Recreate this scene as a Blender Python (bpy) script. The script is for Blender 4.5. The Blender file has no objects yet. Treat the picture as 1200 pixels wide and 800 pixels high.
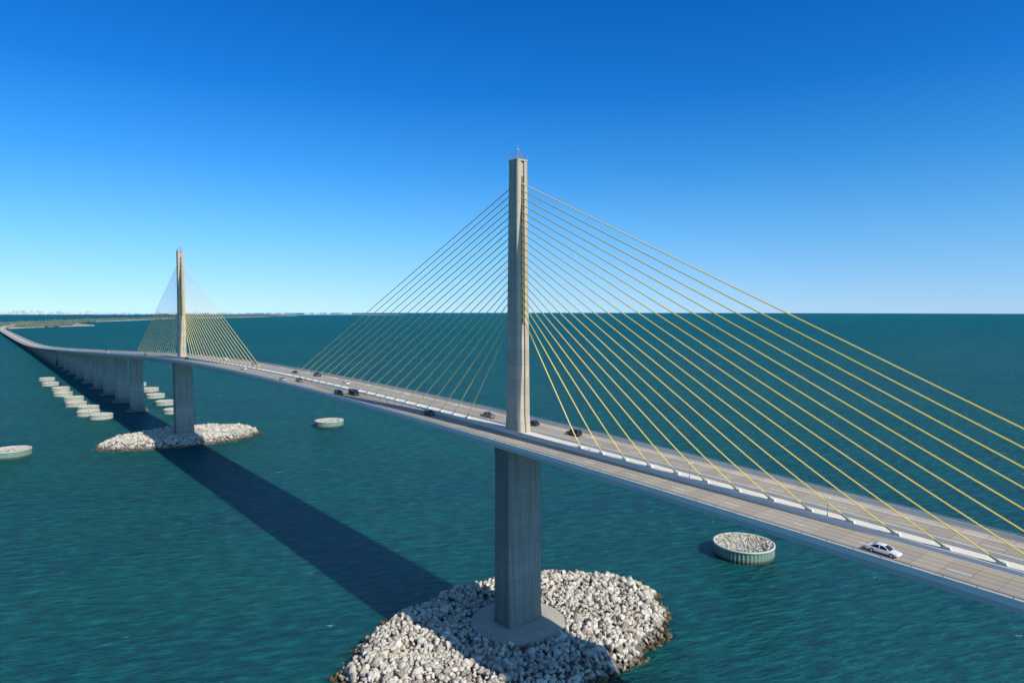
import bpy, bmesh, math, random
import numpy as np
random.seed(7); rng=np.random.default_rng(7)
S=bpy.context.scene
S.view_settings.view_transform='Standard'; S.view_settings.look='None'
S.view_settings.exposure=0; S.view_settings.gamma=1
COL=S.collection

# ---------------------------------------------------------------- helpers
def mesh_obj(name,verts,faces,mats=(),fmat=None,parent=None,smooth=False,uv=None):
    me=bpy.data.meshes.new(name)
    me.from_pydata([tuple(map(float,v)) for v in verts],[],faces)
    for m in mats: me.materials.append(m)
    if fmat is not None: me.polygons.foreach_set('material_index',np.array(fmat,dtype=np.int32))
    if smooth: me.polygons.foreach_set('use_smooth',[True]*len(me.polygons))
    if uv is not None:
        l=me.uv_layers.new(name='UVMap'); vi=np.zeros(len(me.loops),dtype=np.int32)
        me.loops.foreach_get('vertex_index',vi)
        l.data.foreach_set('uv',np.array(uv,dtype=np.float32)[vi].ravel())
    me.update()
    ob=bpy.data.objects.new(name,me); COL.objects.link(ob)
    if parent: ob.parent=parent
    return ob
class MB:
    def __init__(s): s.v=[];s.f=[];s.m=[]
    def add(s,v,f,m=0):
        b=len(s.v); s.v+=list(v); s.f+=[tuple(i+b for i in q) for q in f]; s.m+=[m]*len(f)
    def box(s,c,d,m=0,ax=None,taper=1.0):
        ux,uy=ax if ax else ((1,0),(0,1))
        v=[]
        for z in(-.5,.5):
            t=taper if z>0 else 1
            for x,y in((-.5,-.5),(.5,-.5),(.5,.5),(-.5,.5)):
                X=x*d[0]*t;Y=y*d[1]*t
                v.append((c[0]+X*ux[0]+Y*uy[0],c[1]+X*ux[1]+Y*uy[1],c[2]+z*d[2]))
        s.add(v,[(0,3,2,1),(4,5,6,7),(0,1,5,4),(1,2,6,5),(2,3,7,6),(3,0,4,7)],m)
    def tube(s,p,q,r,r2=None,n=6,m=0,cap=True):
        r2=r if r2 is None else r2
        p=np.array(p,float);q=np.array(q,float);d=q-p;d/=np.linalg.norm(d)
        a=np.array((0,0,1.)) if abs(d[2])<.9 else np.array((1.,0,0))
        u=np.cross(d,a);u/=np.linalg.norm(u);w=np.cross(d,u)
        v=[]
        for P,R in((p,r),(q,r2)):
            for k in range(n):
                t=2*math.pi*k/n; v.append(tuple(P+R*(math.cos(t)*u+math.sin(t)*w)))
        f=[(k,(k+1)%n,n+(k+1)%n,n+k) for k in range(n)]
        if cap: f+=[tuple(range(n))[::-1],tuple(range(n,2*n))]
        s.add(v,f,m)
    def loft(s,rings,m=0,cap=True,mf=None):
        n=len(rings[0]); v=[p for r in rings for p in r]; f=[]
        for i in range(len(rings)-1):
            for k in range(n):
                f.append((i*n+k,i*n+(k+1)%n,(i+1)*n+(k+1)%n,(i+1)*n+k))
        nside=len(f)
        if cap: f+=[tuple(range(n))[::-1],tuple(range((len(rings)-1)*n,len(rings)*n))]
        b=len(s.m); s.add(v,f,m)
        if mf:
            for j in range(nside):
                if j%n in mf: s.m[b+j]=mf[j%n]
    def obj(s,name,mats,parent=None,smooth=False): return mesh_obj(name,s.v,s.f,mats,s.m,parent,smooth)

class NT:
    def __init__(s,name):
        s.mat=bpy.data.materials.new(name); s.mat.use_nodes=True; s.t=s.mat.node_tree
        s.b=s.t.nodes['Principled BSDF']; s.out=s.t.nodes['Material Output']
    def n(s,t,**k):
        x=s.t.nodes.new(t)
        for a,b in k.items(): setattr(x,a,b)
        return x
    def l(s,a,b): s.t.links.new(a,b)
    def math(s,op,a,b=None,c=None,clamp=False):
        x=s.n('ShaderNodeMath',operation=op,use_clamp=clamp)
        for i,v in enumerate((a,b,c)):
            if v is None: continue
            if isinstance(v,(int,float)): x.inputs[i].default_value=v
            else: s.l(v,x.inputs[i])
        return x.outputs[0]
    def mix(s,f,a,b,bt='MIX'):
        x=s.n('ShaderNodeMix',data_type='RGBA',blend_type=bt)
        for i,v in((0,f),(6,a),(7,b)):
            if isinstance(v,(int,float)): x.inputs[i].default_value=v
            elif isinstance(v,tuple): x.inputs[i].default_value=(*v,1)
            else: s.l(v,x.inputs[i])
        return x.outputs[2]
    def noise(s,vec,scale,detail=4,rough=.5):
        x=s.n('ShaderNodeTexNoise'); x.inputs['Scale'].default_value=scale
        x.inputs['Detail'].default_value=detail; x.inputs['Roughness'].default_value=rough
        if vec is not None: s.l(vec,x.inputs['Vector'])
        return x.outputs['Fac']
    def mapping(s,vec,scale=(1,1,1),rot=(0,0,0)):
        x=s.n('ShaderNodeMapping'); x.inputs['Scale'].default_value=scale; x.inputs['Rotation'].default_value=rot
        s.l(vec,x.inputs['Vector']); return x.outputs[0]
    def ramp(s,f,stops):
        x=s.n('ShaderNodeValToRGB'); e=x.color_ramp.elements
        while len(e)<len(stops): e.new(.5)
        for i,(p,c) in enumerate(stops): e[i].position=p; e[i].color=(*c,1)
        s.l(f,x.inputs[0]); return x.outputs[0]
    def pos(s): return s.n('ShaderNodeNewGeometry').outputs['Position']

def concrete(name,c,var=.25,streak=True,lifts=0.0,rough=.85,stain=None):
    N=NT(name); p=N.pos()
    a=N.noise(p,.35,6,.6)
    col=N.mix(N.math('MULTIPLY',a,1.0),tuple(x*(1-var) for x in c),tuple(min(1,x*(1+var)) for x in c))
    if streak:
        b=N.noise(N.mapping(p,(1.3,1.3,.045)),1,5,.6)
        k=N.math('SUBTRACT',b,.45); k=N.math('MULTIPLY',k,3.2,clamp=True)
        col=N.mix(k,col,tuple(x*.55 for x in c))
    if lifts>0:
        sp=N.n('ShaderNodeSeparateXYZ'); N.l(p,sp.inputs[0])
        zl=N.math('DIVIDE',sp.outputs[2],lifts)
        wn=N.n('ShaderNodeTexWhiteNoise',noise_dimensions='1D'); N.l(N.math('FLOOR',zl),wn.inputs['W'])
        col=N.mix(N.math('MULTIPLY',wn.outputs[0],.28),col,tuple(x*.5 for x in c))
        g=N.math('LESS_THAN',N.math('FRACT',zl),.05)
        col=N.mix(N.math('MULTIPLY',g,.35),col,tuple(x*.45 for x in c))
        if stain:
            mr=N.n('ShaderNodeMapRange'); N.l(sp.outputs[2],mr.inputs[0]); mr.inputs[1].default_value=stain[0]; mr.inputs[2].default_value=stain[1]; mr.inputs[3].default_value=1; mr.inputs[4].default_value=0
            col=N.mix(N.math('MULTIPLY',mr.outputs[0],N.math('MULTIPLY',a,1.2)),col,(.06,.058,.045))
    N.l(col,N.b.inputs['Base Color']); N.b.inputs['Roughness'].default_value=rough
    bp=N.n('ShaderNodeBump'); bp.inputs['Distance'].default_value=.05; bp.inputs['Strength'].default_value=.5
    N.l(N.noise(p,3,5),bp.inputs['Height']); N.l(bp.outputs[0],N.b.inputs['Normal'])
    return N.mat
def plain(name,c,rough=.5,metal=0,var=.12,scale=2.0,spec=.5,coat=0):
    N=NT(name); a=N.noise(N.pos(),scale,3)
    N.l(N.mix(a,tuple(x*(1-var) for x in c),tuple(min(1,x*(1+var)) for x in c)),N.b.inputs['Base Color'])
    N.b.inputs['Roughness'].default_value=rough; N.b.inputs['Metallic'].default_value=metal
    N.b.inputs['Specular IOR Level'].default_value=spec; N.b.inputs['Coat Weight'].default_value=coat
    return N.mat

# ---------------------------------------------------------------- bridge axis
P0=np.array((1.65,182.3)); D=np.array((-.6353,.7723)); D/=np.linalg.norm(D)
pts=[P0+s*D for s in np.arange(-1700,3301,20)]
ctl=[np.array(p,float) for p in (P0+D*3000,P0+D*3300,(-2430,3190),(-2790,3750),(-3120,4400),(-3360,5150),(-3450,6000),(-3350,7300),(-3000,8700),(-2800,9500))]
for i in range(1,len(ctl)-2):
    a,b,c,d=ctl[i-1:i+3]
    for t in np.linspace(0,1,16)[1:]:
        pts.append(.5*((2*b)+(-a+c)*t+(2*a-5*b+4*c-d)*t*t+(-a+3*b-3*c+d)*t**3))
pts=np.array(pts); arc=np.concatenate([[0],np.cumsum(np.linalg.norm(np.diff(pts,axis=0),axis=1))])-1700
def P(s): return np.array((np.interp(s,arc,pts[:,0]),np.interp(s,arc,pts[:,1])))
def T(s):
    d=P(s+8)-P(s-8); return d/np.linalg.norm(d)
def Z(s):
    d=abs(s-183)
    if d<=267: return 60-7.65e-5*d*d
    zl=54.55-.0405*(d-267); return 7+8*math.log(1+math.exp(min(50,(zl-7)/8)))
def W(s,o,dz=0.0):          # o>0 : left of +s (camera side)
    p=P(s);t=T(s); return (p[0]-t[1]*o,p[1]+t[0]*o,Z(s)+dz)
SEND=3900
SS=np.concatenate([np.arange(-1600,-300,25),np.arange(-300,900,5),np.arange(900,SEND+1,20)])
def sweep(mb,sec,m=0,ss=SS,close=True):
    mb.loft([[W(s,o,z) for o,z in sec] for s in ss],m,close)

def sheet(name,strips,mat,parent,dz,ss=SS):
    v=[];f=[];uv=[]
    for o0,o1,sl in strips:
        for k,(s) in enumerate(sl):
            v+= [W(s,o0,dz),W(s,o1,dz)]; uv+=[(s,o0),(s,o1)]
            if k: b=len(v)-4; f.append((b,b+2,b+3,b+1) if o1>o0 else (b,b+1,b+3,b+2))
    return mesh_obj(name,v,f,[mat],None,parent,uv=uv)

m_conc=concrete('concrete_pylon',(.48,.41,.31),.18,True,4.0)
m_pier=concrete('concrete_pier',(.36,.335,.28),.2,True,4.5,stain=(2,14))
m_piershade=concrete('concrete_pier_painted_shade',(.20,.195,.175),.22,True,4.5,stain=(2,14))  # darker pier concrete, shade of the shaft flanks put into its colour
m_deck=concrete('concrete_deck',(.48,.46,.40),.14,False)
m_bar=concrete('concrete_barrier',(.68,.65,.57),.16,False)
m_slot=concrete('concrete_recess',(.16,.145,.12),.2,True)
m_yel=plain('yellow_cable_paint',(.88,.64,.12),.38,0,.08,.3)
m_sock=plain('cable_socket_steel',(.34,.31,.24),.5,.3)
m_steel=plain('galvanised_steel',(.45,.46,.47),.4,.7)
m_white=plain('white_road_paint',(.80,.80,.76),.6,0,.15,.8)
m_yline=plain('yellow_road_paint',(.62,.42,.06),.6,0,.15,.8)

# pavement
N=NT('road_pavement'); tc=N.n('ShaderNodeTexCoord'); uv=tc.outputs['UV']
sp=N.n('ShaderNodeSeparateXYZ'); N.l(uv,sp.inputs[0]); su,ov=sp.outputs[0],sp.outputs[1]
ao=N.math('ABSOLUTE',ov)
st=N.noise(N.mapping(uv,(.02,1.6,1)),1,6,.65)
bl=N.noise(N.mapping(uv,(.12,.35,1)),1,5,.6)
col=N.mix(st,(.27,.235,.19),(.54,.48,.395))
col=N.mix(N.math('MULTIPLY',bl,.5),col,(.34,.305,.25))
w=N.math('SINE',N.math('MULTIPLY',N.math('SUBTRACT',ao,4.35),2*math.pi/1.86))
w=N.math('MULTIPLY',w,.5,clamp=True)
inl=N.math('MULTIPLY',N.math('GREATER_THAN',ao,4.2),N.math('LESS_THAN',ao,11.6))
col=N.mix(N.math('MULTIPLY',w,N.math('MULTIPLY',inl,.65)),col,(.15,.13,.11))
sh=N.math('GREATER_THAN',ao,11.8)
col=N.mix(N.math('MULTIPLY',sh,.4),col,(.56,.50,.42))
j=N.math('LESS_THAN',N.math('FRACT',N.math('DIVIDE',su,3.66)),.035)
col=N.mix(N.math('MULTIPLY',j,.4),col,(.10,.09,.08))
seg=N.n('ShaderNodeTexWhiteNoise',noise_dimensions='1D'); N.l(N.math('FLOOR',N.math('DIVIDE',su,3.66)),seg.inputs['W'])
col=N.mix(N.math('MULTIPLY',seg.outputs[0],.3),col,(.16,.14,.12))
N.l(col,N.b.inputs['Base Color']); N.b.inputs['Roughness'].default_value=.8
m_road=N.mat

bridge=bpy.data.objects.new('cable_stayed_bridge',None); COL.objects.link(bridge)
mb=MB()
sweep(mb,[(14.5,0),(14.5,-.75),(6.2,-1.5),(4.4,-4.3),(-4.4,-4.3),(-6.2,-1.5),(-14.5,-.75),(-14.5,0)])
mb.obj('deck_girder',[m_deck],bridge)
mb=MB()
for sg in(1,-1):
    q=[(14.46,.003),(14.40,.95),(14.12,.95),(14.02,.3),(13.95,.003)]
    sweep(mb,[(sg*a,b) for a,b in q])
    q=[(3.05,.003),(2.92,.25),(2.82,.86),(2.60,.86),(2.5,.003)]
    sweep(mb,[(sg*a,b) for a,b in q])
mb.obj('concrete_barriers',[m_bar],bridge)
mb=MB(); sweep(mb,[(2.45,.003),(2.45,.2),(-2.45,.2),(-2.45,.003)]); mb.obj('median_slab',[m_bar],bridge)
sheet('road_pavement',[(3.1,13.9,SS),(-13.9,-3.1,SS)],m_road,bridge,.006)
ls=[]
for sg in(1,-1): ls.append((sg*11.55,sg*11.75,SS))
for sg in(1,-1):
    for s in np.arange(-500,2200,12.2): ls.append((sg*7.8,sg*7.98,[s,s+3.05]))
sheet('white_lane_markings',ls,m_white,bridge,.012)
sheet('yellow_edge_lines',[(sg*4.0,sg*4.18,SS) for sg in(1,-1)],m_yline,bridge,.012)
mb=MB()
for sg in(1,-1):
    for s in np.arange(-300,700,4): mb.box(W(s,sg*14.26,1.08),(.08,.08,.28),0)
    sweep(mb,[(sg*14.32,1.2),(sg*14.32,1.29),(sg*14.2,1.29),(sg*14.2,1.2)],0,np.arange(-300,701,10))
mb.obj('parapet_rail',[m_steel],bridge)

def rect(c,ax,a,b,z,ch,gw=0,gd=0):
    h,k=a/2,b/2
    q=[(h,-k+ch)]
    if gw: q+=[(h,-gw/2),(h-gd,-gw/2),(h-gd,gw/2),(h,gw/2)]
    q+=[(h,k-ch),(h-ch,k),(-h+ch,k),(-h,k-ch)]
    if gw: q+=[(-h,gw/2),(-h+gd,gw/2),(-h+gd,-gw/2),(-h,-gw/2)]
    q+=[(-h,-k+ch),(-h+ch,-k),(h-ch,-k)]
    d,n=ax
    return [(c[0]+x*d[0]+y*n[0],c[1]+x*d[1]+y*n[1],z) for x,y in q]
AX=(D,np.array((-D[1],D[0])))
m_foot=concrete('concrete_footing',(.44,.40,.33),.25,False)
def pylon(s0):
    c=P(s0); mb=MB(); zd=Z(s0)
    lv=[]
    for z in np.linspace(zd-3,131,30):
        t=(z-zd)/(131-zd)
        a=5.1-1.3*t; b=4.7-1.05*t
        if t<.06: a+= .9*(.06-t)/.06
        lv.append(rect(c,AX,a,b,z,.28,1.15,.45))
    mb.loft(lv,0)
    mb.loft([rect(c,AX,3.95,3.8,131.003,.2),rect(c,AX,3.95,3.8,131.45,.2)],0)
    # lower shaft : the broad flanks along the roadway have shade put into their colour
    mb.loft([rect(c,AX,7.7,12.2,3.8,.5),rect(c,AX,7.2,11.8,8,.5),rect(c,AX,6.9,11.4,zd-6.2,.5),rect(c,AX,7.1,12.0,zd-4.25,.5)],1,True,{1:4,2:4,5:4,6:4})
    ring=lambda r,z:[(c[0]+r*math.cos(2*math.pi*k/64),c[1]+r*math.sin(2*math.pi*k/64),z) for k in range(64)]
    mb.loft([ring(13.2,0),ring(13.2,4.3),ring(12.9,4.5),ring(9.3,4.9),ring(9.3,4.901)],3)
    for x in(-1.7,0,1.7):
        for y in(-1.7,0,1.7):
            if x==0 and y==0: continue
            p=c+D*x+AX[1]*y; mb.tube((*p,131.45),(*p,132.8),.06,n=5,m=2)
    for z in(132.1,132.8):
        cs=[c+D*x+AX[1]*y for x,y in((-1.7,-1.7),(1.7,-1.7),(1.7,1.7),(-1.7,1.7))]
        for i in range(4): mb.tube((*cs[i],z),(*cs[(i+1)%4],z),.05,n=5,m=2)
    for x,y in((-1.2,-1.2),(1.2,-1.2),(1.2,1.2),(-1.2,1.2)):
        p=c+D*x+AX[1]*y; mb.tube((*p,131.45),(*c,134.4),.07,n=5,m=2)
    mb.tube((*c,134.2),(*c,135.8),.06,n=5,m=2); mb.box((c[0],c[1],134.3),(.6,.6,.6),2)
    mb.obj('pylon',[m_conc,m_pier,m_steel,m_foot,m_piershade],bridge)
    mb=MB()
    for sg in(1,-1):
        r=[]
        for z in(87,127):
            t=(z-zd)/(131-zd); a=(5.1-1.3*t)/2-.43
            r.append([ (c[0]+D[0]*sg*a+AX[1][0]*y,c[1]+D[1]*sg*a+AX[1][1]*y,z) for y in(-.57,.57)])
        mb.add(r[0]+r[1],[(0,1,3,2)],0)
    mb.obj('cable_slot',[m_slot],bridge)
    mb=MB()
    for sg in(1,-1):
        for k in range(20):
            s=s0+sg*(24+7.26*k); zt=89+(125-89)*k/19
            t=(zt-zd)/(131-zd); a=(5.1-1.3*t)/2-.3
            q=np.array((*(c+D*sg*a),zt)); p=np.array(W(s,0,.4)); d=(q-p)/np.linalg.norm(q-p)
            mb.tube(p,q,.13,n=8,m=0)
            mb.tube(p-d*.8,p+d*1.8,.24,.21,n=8,m=1)
            mb.box(W(s,0,.38),(1.5,.9,.4),2,AX,.8)
            mb.tube(q-d*1.2,q,.2,n=8,m=0)
    mb.obj('stay_cables',[m_yel,m_sock,m_bar],bridge)
pylon(0.0); pylon(366.0)
# approach piers
mb=MB()
sp=[-164.6-73.15*k for k in range(8)]+[530.6+73.15*k for k in range(9)]
for s in sp:
    z=Z(s)-4.28; c=P(s)
    mb.loft([rect(c,AX,4.6,11.4,-1,.8),rect(c,AX,4.3,10.6,z-3,.8),rect(c,AX,4.6,11.2,z,.8)],0)
    mb.loft([rect(c,AX,9,17,-2,1.2),rect(c,AX,9,17,1.6,1.2)],0)
s=530.6+73.15*8+41
while s<SEND:
    z=Z(s)-4.28; t=T(s); ax=(t,np.array((-t[1],t[0])))
    z=max(z,.5)
    for o in(6.5,-6.5):
        c=P(s)+ax[1]*o
        mb.loft([rect(c,ax,3.0,4.2,-2,.4),rect(c,ax,3.0,4.2,z,.4)],0)
    mb.box((*P(s),z+1.0),(3.2,22,2.2),0,ax)
    s+=41
mb.obj('approach_piers',[m_pier],bridge)

# ---------------------------------------------------------------- rocks
bm=bmesh.new(); bmesh.ops.create_icosphere(bm,subdivisions=2,radius=1)
bm.verts.ensure_lookup_table(); IV=np.array([v.co[:] for v in bm.verts]); IF=np.array([[v.index for v in f.verts] for f in bm.faces]); bm.free()
def rocks(cent,size):
    n=len(cent); V=[];F=[]
    for i in range(n):
        v=IV.copy()
        for _ in range(10):
            d=rng.normal(size=3); d/=np.linalg.norm(d); h=rng.uniform(.38,.75)
            k=v@d; over=k>h; v[over]-=np.outer(k[over]-h,d)
        v*=rng.uniform(.62,1.35,size=3)
        a=rng.uniform(0,6.28); c,s=math.cos(a),math.sin(a)
        b=rng.uniform(-.9,.9); cb,sb=math.cos(b),math.sin(b)
        R=np.array([[c,-s,0],[s,c,0],[0,0,1]])@np.array([[1,0,0],[0,cb,-sb],[0,sb,cb]])
        v=v@R.T*size[i]+cent[i]; V.append(v); F.append(IF+i*len(IV))
    V=np.concatenate(V);F=np.concatenate(F)
    return V,F
def tri_mesh(name,V,F,mats,fm=None):
    me=bpy.data.meshes.new(name)
    me.vertices.add(len(V)); me.vertices.foreach_set('co',V.astype(np.float32).ravel())
    me.loops.add(F.size); me.loops.foreach_set('vertex_index',F.astype(np.int32).ravel())
    me.polygons.add(len(F)); me.polygons.foreach_set('loop_start',np.arange(0,F.size,3,dtype=np.int32))
    me.polygons.foreach_set('loop_total',np.full(len(F),3,dtype=np.int32))
    for m in mats: me.materials.append(m)
    if fm is not None: me.polygons.foreach_set('material_index',fm.astype(np.int32))
    me.update(calc_edges=True); me.validate(); return me
N=NT('riprap_rock'); p=N.pos(); sp_=N.n('ShaderNodeSeparateXYZ'); N.l(p,sp_.inputs[0])
isl=N.n('ShaderNodeNewGeometry').outputs['Random Per Island']
col=N.ramp(isl,[(0,(.22,.19,.15)),(.15,(.42,.375,.31)),(.5,(.62,.575,.49)),(1,(.78,.74,.66))])
col=N.mix(N.math('MULTIPLY',N.noise(p,1.4,5),.5),col,(.30,.26,.205))
zz=N.math('ADD',sp_.outputs[2],N.math('MULTIPLY',N.noise(p,.3,2),1.2))
wet=N.n('ShaderNodeMapRange'); N.l(zz,wet.inputs[0]); wet.inputs[1].default_value=1.4; wet.inputs[2].default_value=2.9; wet.inputs[3].default_value=1; wet.inputs[4].default_value=0
col=N.mix(wet.outputs[0],col,N.mix(isl,(.03,.026,.014),(.18,.12,.05)))
N.l(col,N.b.inputs['Base Color']); N.b.inputs['Roughness'].default_value=.9
bp=N.n('ShaderNodeBump'); bp.inputs['Distance'].default_value=.25; N.l(N.noise(p,2.5,5,.6),bp.inputs['Height']); N.l(bp.outputs[0],N.b.inputs['Normal']); m_rock=N.mat
m_rubble=concrete('dark_rubble',(.12,.11,.095),.3,False)

def rh(t):
    x=min(1,max(0,(1-t)/.22)); x=x*x*(3-2*x); return -1.2+5.0*x
A_,B_=54.5,34.5
cent=[];size=[]
phs=rng.uniform(0,6.28,6)
def edge(a): return 1+.02*math.sin(3*a+phs[0])+.015*math.sin(5*a+phs[1])+.012*math.sin(9*a+phs[2])+.012*math.sin(17*a+phs[3])
while len(cent)<6200:
    x,y=rng.uniform(-1.05,1.05,2)
    a=math.atan2(y,x); t=math.hypot(x,y)/edge(a)
    if t>1.0: continue
    u,v=x*A_,y*B_
    if math.hypot(u,v)<13.4: continue
    r=rng.uniform(.45,1.12)
    q=rng.uniform()
    if q<.08: r*=1.5
    px=AX[1]*u+D*v
    cent.append((px[0],px[1],rh(t)+rng.uniform(-.2,.7)+.5*math.sin(u*.31+1)*math.sin(v*.27))); size.append(r)
V,F=rocks(np.array(cent),np.array(size))
mv=[(0,0,3.8)]; na,nr=72,14; mf=[]
for i in range(1,nr+1):
    for k in range(na):
        a=2*math.pi*k/na; t=i/nr*1.03; px=AX[1]*(t*edge(a)*A_*math.cos(a))+D*(t*edge(a)*B_*math.sin(a))
        mv.append((px[0],px[1],rh(t)-.35))
for k in range(na): mf.append((0,1+k,1+(k+1)%na))
for i in range(nr-1):
    for k in range(na):
        a,b=1+i*na+k,1+i*na+(k+1)%na; c,d=a+na,b+na
        mf+=[(a,c,d),(a,d,b)]
V2=np.concatenate([V,np.array(mv)]);F2=np.concatenate([F,np.array(mf)+len(V)])
fm=np.concatenate([np.zeros(len(F)),np.ones(len(mf))])
me=tri_mesh('rock_island',V2,F2,[m_rock,m_rubble],fm)
for s0,rz in((0,0),(366,math.pi)):
    o=bpy.data.objects.new('rock_island',me); COL.objects.link(o); c=P(s0); o.location=(c[0],c[1],0); o.rotation_euler[2]=rz

# ---------------------------------------------------------------- dolphins
N=NT('sheet_pile'); p=N.pos(); s_=N.n('ShaderNodeSeparateXYZ'); N.l(p,s_.inputs[0])
st=N.noise(N.mapping(p,(1.2,1.2,.15)),1,5,.7)
col=N.mix(st,(.05,.14,.10),(.24,.34,.27))
w=N.n('ShaderNodeMapRange'); N.l(s_.outputs[2],w.inputs[0]); w.inputs[1].default_value=.5; w.inputs[2].default_value=1.6; w.inputs[3].default_value=1; w.inputs[4].default_value=0
col=N.mix(w.outputs[0],col,(.035,.04,.025)); N.l(col,N.b.inputs['Base Color']); N.b.inputs['Roughness'].default_value=.7; m_pile=N.mat
m_cap=concrete('dolphin_cap_concrete',(.50,.50,.42),.25,False)
m_cap2=concrete('dolphin_side_concrete',(.42,.43,.34),.3,True,1.0)
def dolphin_mesh(R,H,nm,pale=False):
    mb=MB(); n=192
    def ring(r,z,rib=0):
        return [((r+(rib if (k//2)%2 else 0))*math.cos(2*math.pi*k/n),(r+(rib if (k//2)%2 else 0))*math.sin(2*math.pi*k/n),z) for k in range(n)]
    mb.loft([ring(R-.35,-2,.3),ring(R-.35,H-.6,.3)],1,False)
    mb.loft([ring(R-.4,H-.65),ring(R+.12,H-.65),ring(R+.12,H),ring(R-.6,H),ring(R-.6,H-.3),ring(.01,H-.2)],0,False)
    tf=[];tm=[]
    for f,m in zip(mb.f,mb.m):
        for i in range(1,len(f)-1): tf.append((f[0],f[i],f[i+1])); tm.append(m)
    c=[];s=[]
    while len(c)<int(4.5*R*R*.9):
        a,r=rng.uniform(0,6.28),math.sqrt(rng.uniform())*(R-.95)
        c.append((r*math.cos(a),r*math.sin(a),H-.25+rng.uniform(0,.25)+.3*(1-(r/R)**2))); s.append(rng.uniform(.2,.5))
    V,F=rocks(np.array(c),np.array(s))
    V2=np.concatenate([V,np.array(mb.v)]);F2=np.concatenate([F,np.array(tf)+len(V)])
    fm=np.concatenate([np.full(len(F),2),np.array(tm)])
    return tri_mesh(nm,V2,F2,[m_cap,m_cap2 if pale else m_pile,m_rock],fm)
dA=dolphin_mesh(10.9,4.7,'dolphin_large'); dB=dolphin_mesh(8.6,3.8,'dolphin_small',True)
def put(me,x,y):
    o=bpy.data.objects.new('bridge_protection_dolphin',me); COL.objects.link(o); o.location=(x,y,0); o.rotation_euler[2]=rng.uniform(0,6)
put(dA,86.3,244); put(dA,-143,517); put(dA,-311,409)
for s,o in((505,31),(532,37),(566,33),(604,38),(650,35),(700,39),(755,36),(822,40),(890,38),(498,-23),(560,-29),(622,-33),(684,-40),(750,-40)):
    q=W(s,o); put(dB,q[0],q[1])

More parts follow.
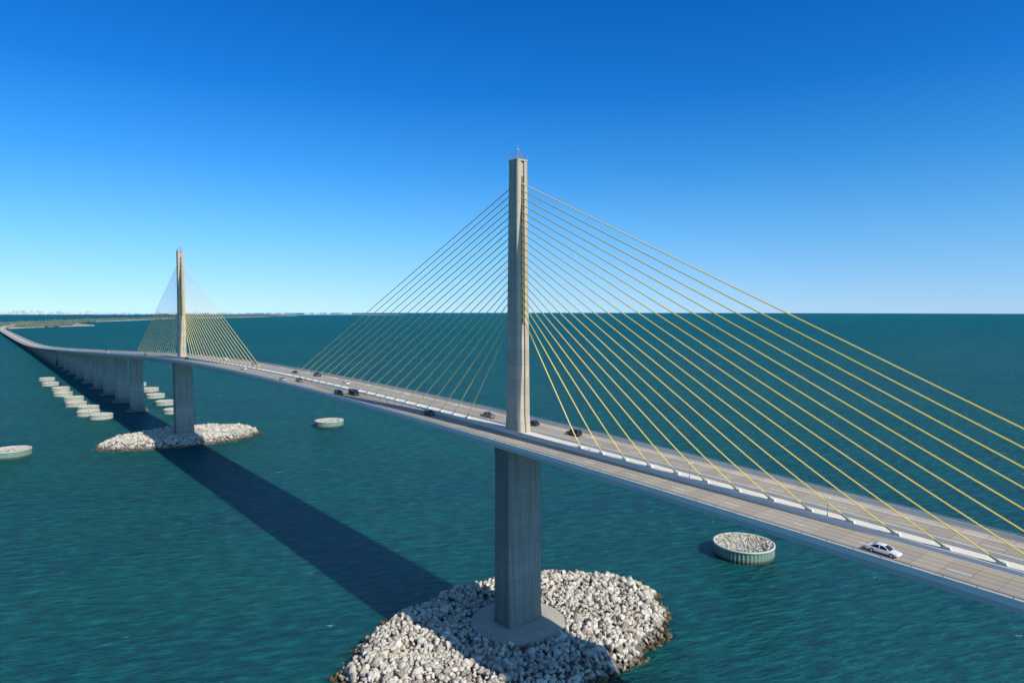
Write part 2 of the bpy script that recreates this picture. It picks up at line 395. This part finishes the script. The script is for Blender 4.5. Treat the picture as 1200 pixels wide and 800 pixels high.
# ---------------------------------------------------------------- vehicles
m_glass=plain('car_glass',(.02,.025,.03),.08,0,.1); m_tyre=plain('tyre_rubber',(.02,.02,.02),.9); m_rim=plain('wheel_rim',(.45,.45,.46),.3,.8)
m_lamp=plain('head_lamp',(.8,.8,.78),.15); m_tail=plain('tail_lamp',(.35,.01,.01),.3)
paint={k:plain('car_paint_'+k,c,.3,.1,.03,1,.5,.7) for k,c in dict(white=(.8,.8,.8),black=(.02,.02,.022),grey=(.16,.17,.18),silver=(.5,.5,.52),red=(.3,.02,.02),blue=(.03,.07,.2)).items()}
def vehicle(kind,color,s,o):
    mb=MB()
    L,Wd,H={'sedan':(4.8,1.85,1.45),'suv':(4.95,1.95,1.75),'pickup':(5.7,2.0,1.85),'van':(5.6,2.05,2.3)}[kind]
    def rg(x,w,z0,z1,r=.12):
        h=w/2
        return [(x,-h,z0+r),(x,-h,z1-r),(x,-h+r,z1),(x,h-r,z1),(x,h,z1-r),(x,h,z0+r),(x,h-r,z0),(x,-h+r,z0)]
    hl=L/2; b=.95 if kind!='sedan' else .85
    mb.loft([rg(hl,Wd*.72,.38,b-.3,.1),rg(hl-.2,Wd*.92,.28,b-.16),rg(hl-.95,Wd,.25,b-.03,.14),rg(.6,Wd,.25,b+.03,.14),rg(-hl+.6,Wd,.25,b+.05,.14),rg(-hl+.14,Wd*.93,.3,b-.02,.14),rg(-hl,Wd*.78,.4,b-.2,.1)],0)
    x0,x1,x2,x3={'sedan':(1.15,.25,-1.0,-1.9),'suv':(1.25,.5,-1.9,-2.3),'pickup':(1.2,.5,-.55,-.8),'van':(2.1,1.3,-2.6,-2.75)}[kind]
    g0=b-.03; zr=H-.09
    wb,wt=Wd*.92,Wd*.70
    v=[(x0,-wb/2,g0),(x0,wb/2,g0),(x1,wt/2,zr),(x1,-wt/2,zr),(x3,-wb/2,g0),(x3,wb/2,g0),(x2,wt/2,zr),(x2,-wt/2,zr)]
    mb.add(v,[(0,1,2,3),(5,4,7,6),(1,5,6,2),(4,0,3,7)],1)
    xm=(x1+x2)/2
    mb.loft([[(x1+.08,-wt/2-.02,zr-.02),(x1+.08,wt/2+.02,zr-.02),(x1-.1,wt/2-.15,H-.03),(x1-.1,-wt/2+.15,H-.03)],
             [(xm,-wt/2-.03,zr+.01),(xm,wt/2+.03,zr+.01),(xm,wt/2-.15,H+.02),(xm,-wt/2+.15,H+.02)],
             [(x2-.08,-wt/2-.02,zr-.02),(x2-.08,wt/2+.02,zr-.02),(x2+.1,wt/2-.15,H-.03),(x2+.1,-wt/2+.15,H-.03)]],0)
    for sy in(1,-1):
        mb.tube((x0,sy*wb/2,g0),(x1,sy*wt/2,zr),.05,n=5); mb.tube((x3,sy*wb/2,g0),(x2,sy*wt/2,zr),.07,n=5)
        mb.tube((xm,sy*wb/2,g0),(xm,sy*wt/2,zr),.05,n=5)
        mb.box((x0-.25,sy*(Wd/2+.1),b+.1),(.15,.2,.14),0)
        mb.box((hl-.1,sy*Wd*.32,b-.28),(.14,.34,.14),4); mb.box((-hl+.06,sy*Wd*.36,b-.17),(.12,.22,.2),5)
    if kind=='pickup':
        mb.box((-1.85,0,b+.06),(1.75,1.5,.02),2)
        for sy in(1,-1): mb.box((-1.85,sy*.9,b+.15),(1.9,.12,.25),0)
        mb.box((-2.78,0,b+.15),(.1,1.8,.25),0)
    wx=(hl-.95,-hl+1.0); wr=.35 if kind=='sedan' else .39
    for x in wx:
        for sy in(1,-1):
            mb.tube((x,sy*(Wd/2-.24),wr),(x,sy*(Wd/2+.02),wr),wr,n=18,m=2); mb.tube((x,sy*(Wd/2),wr),(x,sy*(Wd/2+.035),wr),wr*.58,n=12,m=3)
    nm={'sedan':'sedan_car','suv':'suv_car','pickup':'pickup_truck','van':'van'}[kind]
    ob=mb.obj(nm,[paint[color],m_glass,m_tyre,m_rim,m_lamp,m_tail])
    sgn=-1 if o>0 else 1
    t=T(s)*sgn; ob.location=W(s,o,.012); ob.rotation_euler=(0,-math.asin((Z(s+2)-Z(s-2))/4)*sgn,math.atan2(t[1],t[0]))
for a in (('sedan','white',-98.5,9.6),('suv','black',-12,-9.7),('sedan','black',5,-9.7),('pickup','grey',22,-6.2),('sedan','black',36,5.9),
          ('suv','black',93,9.6),('van','black',88,5.9),('sedan','white',120,-6),('suv','grey',140,5.9),('pickup','black',158,-9.7),('sedan','silver',150,9.6),('sedan','black',176,-6),
          ('sedan','white',214,5.9),('suv','grey',245,-9.7),('suv','white',300,-9.7),('suv','black',330,5.9),('sedan','silver',440,9.6),('sedan','blue',520,-6),
          ('van','white',640,5.9),('sedan','black',760,-9.7),('suv','white',900,9.6),('sedan','red',400,-6)): vehicle(*a)

# ---------------------------------------------------------------- median lamps
mb=MB(); mb.tube((0,0,0),(0,0,.4),.14,.1,n=8,m=0); mb.tube((0,0,.4),(0,0,3.0),.06,.045,n=8,m=0)
mb.tube((0,0,2.95),(.0,.5,3.1),.035,n=6,m=0); mb.tube((0,0,2.95),(0,-.5,3.1),.035,n=6,m=0)
for sy in(1,-1): mb.box((0,sy*.65,3.1),(.24,.45,.12),1)
lm=mb.obj('street_lamp',[m_steel,m_white]); first=True
for k in range(22):
    s=-143.5+29.04*k
    if abs(s)<10 or abs(s-366)<10: continue
    o=lm if first else bpy.data.objects.new('street_lamp',lm.data)
    if not first: COL.objects.link(o)
    first=False; o.location=W(s,0,.2); t=T(s); o.rotation_euler[2]=math.atan2(t[1],t[0])

# ---------------------------------------------------------------- distant land
m_trees=plain('mangrove_haze',(.08,.12,.10),1,0,.35,.01); m_land=plain('causeway_ground',(.26,.27,.20),1,0,.4,.01)
m_sand=plain('sand_shore',(.58,.54,.45),1,0,.2,.01)
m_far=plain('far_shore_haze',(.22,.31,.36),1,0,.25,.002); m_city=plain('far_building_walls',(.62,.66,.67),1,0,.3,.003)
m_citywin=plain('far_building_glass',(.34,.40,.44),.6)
v=[];f=[];fmi=[]; cs=np.arange(3650,arc[-1]-50,25)
for i,s in enumerate(cs):
    t=T(s);p=P(s);g=min(1,(s-3650)/500); wl=(60+150*g+40*math.sin(s*.004))*g+18; wr_=(50+240*g+70*math.sin(s*.0031+1))*g+18
    for o,z in((wl,-.5),(wl-14,1.5),(20,4),(-20,4),(-wr_+14,1.5),(-wr_,-.5)): v.append((p[0]-t[1]*o,p[1]+t[0]*o,z))
    if i:
        b=(i-1)*6
        for k in range(5): f.append((b+k,b+6+k,b+7+k,b+k+1)); fmi.append(1 if k in(0,4) else 0)
mesh_obj('causeway',v,f,[m_land,m_sand],fmi)
mb=MB()
for i in range(2400):
    s=rng.uniform(3900,arc[-1]-100); g=min(1,(s-3650)/500)
    if math.sin(s*.013)+math.sin(s*.0051)<-.5: continue
    o=rng.uniform(-(60+210*g),-30) if rng.uniform()<.7 else rng.uniform(28,30+120*g)
    p=P(s);t=T(s);x,y=p[0]-t[1]*o,p[1]+t[0]*o; r=rng.uniform(5,13);h=rng.uniform(5,12)
    ring=[[(x+r*q*math.cos(a+rng.uniform(-.2,.2)),y+r*q*math.sin(a),2+z*h) for a in np.linspace(0,2*math.pi,7)[:-1]] for q,z in((.8,0),(1,.4),(.7,.8),(.2,1))]
    mb.loft(ring,0)
mb.obj('mangrove_trees',[m_trees])
v=[];f=[]; xs=np.arange(-13000,-1700,35)
for i,x in enumerate(xs):
    y=10900+600*math.sin(x*.0006)+150*math.sin(x*.004); fade=min(1,(-1700-x)/1500)
    h=(5+11*rng.uniform(.5,1))*fade+1
    if x*.004%7<1.2: h*=.5
    v+=[(x,y,-1),(x,y+15,h),(x,y+500,h*.9),(x,y+800,-1)]
    if i:
        b=(i-1)*4
        for k in range(3): f.append((b+k,b+4+k,b+5+k,b+k+1))
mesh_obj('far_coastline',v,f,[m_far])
mb=MB()
for i in range(230):
    if i<140: x=rng.normal(-8100,800)
    elif i<190: x=rng.uniform(-11500,-6000)
    else: x=rng.uniform(-6500,-2500)
    y=10850+rng.uniform(0,900)
    w=rng.uniform(20,80);h=rng.uniform(12,36) if rng.uniform()<.8 else rng.uniform(36,68)
    if i>=140: h*=.7
    mb.box((x,y,h/2),(w,30,h),0)
    for k in range(int(h//8)): mb.box((x,y,6+k*8),(w*.94,30.6,2.5),1)
    mb.box((x,y,h+1.5),(w*.3,10,3),0)
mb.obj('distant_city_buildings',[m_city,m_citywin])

# ---------------------------------------------------------------- water
N=NT('sea_water'); t=N.t; p=N.pos(); t.nodes.remove(N.b)
mp=N.mapping(p,(1,1,1),(0,0,math.radians(-18)))
big=N.noise(N.mapping(mp,(.0016,.005,1)),1,4,.55)
med=N.noise(N.mapping(mp,(.010,.028,1)),1,4,.6)
n1=N.noise(N.mapping(mp,(.045,.13,1)),1,3,.55)
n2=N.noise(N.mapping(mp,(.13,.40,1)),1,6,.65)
n3=N.noise(N.mapping(mp,(.7,1.5,1)),1,4,.6)
h=N.math('ADD',N.math('MULTIPLY',n1,2.2),N.math('ADD',N.math('MULTIPLY',n2,2.4),N.math('MULTIPLY',n3,.45)))
bp=N.n('ShaderNodeBump'); bp.inputs['Strength'].default_value=1; bp.inputs['Distance'].default_value=3.0; N.l(h,bp.inputs['Height'])
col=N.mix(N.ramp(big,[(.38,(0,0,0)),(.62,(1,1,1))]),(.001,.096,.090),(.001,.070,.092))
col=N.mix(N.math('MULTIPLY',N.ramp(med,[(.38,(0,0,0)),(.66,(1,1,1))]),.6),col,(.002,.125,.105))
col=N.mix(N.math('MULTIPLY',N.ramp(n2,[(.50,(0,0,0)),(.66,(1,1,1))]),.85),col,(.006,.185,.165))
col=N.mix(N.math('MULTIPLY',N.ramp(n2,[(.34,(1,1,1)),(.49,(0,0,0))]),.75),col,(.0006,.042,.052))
wc=N.noise(N.mapping(mp,(.16,.55,1)),1,7,.62); wm=N.noise(N.mapping(mp,(.03,.04,1)),1,2,.5)
wcf=N.ramp(N.math('MULTIPLY',wc,wm),[(.440,(0,0,0)),(.475,(1,1,1))])
col=N.mix(N.math('MULTIPLY',wcf,.75),col,(.6,.68,.68))
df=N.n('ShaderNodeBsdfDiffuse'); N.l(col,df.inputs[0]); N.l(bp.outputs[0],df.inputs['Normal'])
gl=N.n('ShaderNodeBsdfGlossy'); gl.inputs['Roughness'].default_value=.18; gl.inputs[0].default_value=(.5,.78,1,1); N.l(bp.outputs[0],gl.inputs['Normal'])
fr=N.n('ShaderNodeFresnel'); fr.inputs[0].default_value=1.33; N.l(bp.outputs[0],fr.inputs['Normal'])
fc=N.math('MINIMUM',N.math('MULTIPLY_ADD',fr.outputs[0],.85,.012),.22)
ms=N.n('ShaderNodeMixShader'); N.l(fc,ms.inputs[0]); N.l(df.outputs[0],ms.inputs[1]); N.l(gl.outputs[0],ms.inputs[2]); N.l(ms.outputs[0],N.out.inputs[0])
R=16000; nn=256
mesh_obj('sea_water',[(R*math.cos(2*math.pi*k/nn),R*math.sin(2*math.pi*k/nn),0) for k in range(nn)],[tuple(range(nn))],[N.mat])

# ---------------------------------------------------------------- light & sky
EL=math.radians(37); ph=math.radians(7); nv=-AX[1]
hd=-D*math.cos(ph)+nv*math.sin(ph)
rot=math.atan2(hd[0],hd[1])
from mathutils import Vector
sd=Vector((hd[0]*math.cos(EL),hd[1]*math.cos(EL),math.sin(EL)))
L=bpy.data.lights.new('sun','SUN'); L.energy=5.0; L.angle=math.radians(.6); L.color=(1,.93,.81)
lo=bpy.data.objects.new('sun',L); COL.objects.link(lo); lo.rotation_euler=sd.to_track_quat('Z','Y').to_euler(); lo.location=(200,-200,400)
Wd=bpy.data.worlds.new('World'); S.world=Wd; Wd.use_nodes=True; t=Wd.node_tree
bg=t.nodes['Background']; bg.inputs[1].default_value=.15
tc=t.nodes.new('ShaderNodeTexCoord'); sx=t.nodes.new('ShaderNodeSeparateXYZ'); t.links.new(tc.outputs['Generated'],sx.inputs[0])
mx=t.nodes.new('ShaderNodeMath'); mx.operation='MAXIMUM'; mx.inputs[1].default_value=0; t.links.new(sx.outputs[2],mx.inputs[0])
ma=t.nodes.new('ShaderNodeMath'); ma.operation='MULTIPLY_ADD'; ma.inputs[1].default_value=.9; ma.inputs[2].default_value=.1; t.links.new(mx.outputs[0],ma.inputs[0])
cb=t.nodes.new('ShaderNodeCombineXYZ'); t.links.new(sx.outputs[0],cb.inputs[0]); t.links.new(sx.outputs[1],cb.inputs[1]); t.links.new(ma.outputs[0],cb.inputs[2])
nz=t.nodes.new('ShaderNodeVectorMath'); nz.operation='NORMALIZE'; t.links.new(cb.outputs[0],nz.inputs[0])
sk=t.nodes.new('ShaderNodeTexSky'); sk.sky_type='NISHITA'; sk.sun_disc=False; sk.sun_elevation=EL; sk.sun_rotation=rot
sk.altitude=50; sk.air_density=1; sk.dust_density=1.0; sk.ozone_density=2.0; t.links.new(nz.outputs[0],sk.inputs[0])
rp=t.nodes.new('ShaderNodeValToRGB'); e=rp.color_ramp.elements; e[0].position=0; e[0].color=(.68,.80,.95,1); e[1].position=1; e[1].color=(.44,.49,.52,1)
for q,c in((.03,(.60,.80,.97)),(.1,(.38,.76,1)),(.2,(.15,.61,1)),(.3,(.045,.46,.95)),(.42,(.018,.38,.86)),(.52,(.12,.40,.75)),(.65,(.42,.49,.56))):
    x=e.new(q); x.color=(*c,1)
t.links.new(mx.outputs[0],rp.inputs[0])
ml=t.nodes.new('ShaderNodeMix'); ml.data_type='RGBA'; ml.blend_type='MULTIPLY'; ml.inputs[0].default_value=1
t.links.new(sk.outputs[0],ml.inputs[6]); t.links.new(rp.outputs[0],ml.inputs[7])
m2=t.nodes.new('ShaderNodeVectorMath'); m2.operation='SCALE'; m2.inputs['Scale'].default_value=1.25
t.links.new(ml.outputs[2],m2.inputs[0]); t.links.new(m2.outputs[0],bg.inputs[0])

# ---------------------------------------------------------------- camera
cd=bpy.data.cameras.new('camera'); cam=bpy.data.objects.new('camera',cd); COL.objects.link(cam); S.camera=cam
cd.sensor_width=36; cd.lens=23.4; cd.clip_start=1; cd.clip_end=60000
cam.location=(0,0,91.3); cam.rotation_euler=(math.radians(90-2.79),0,0)
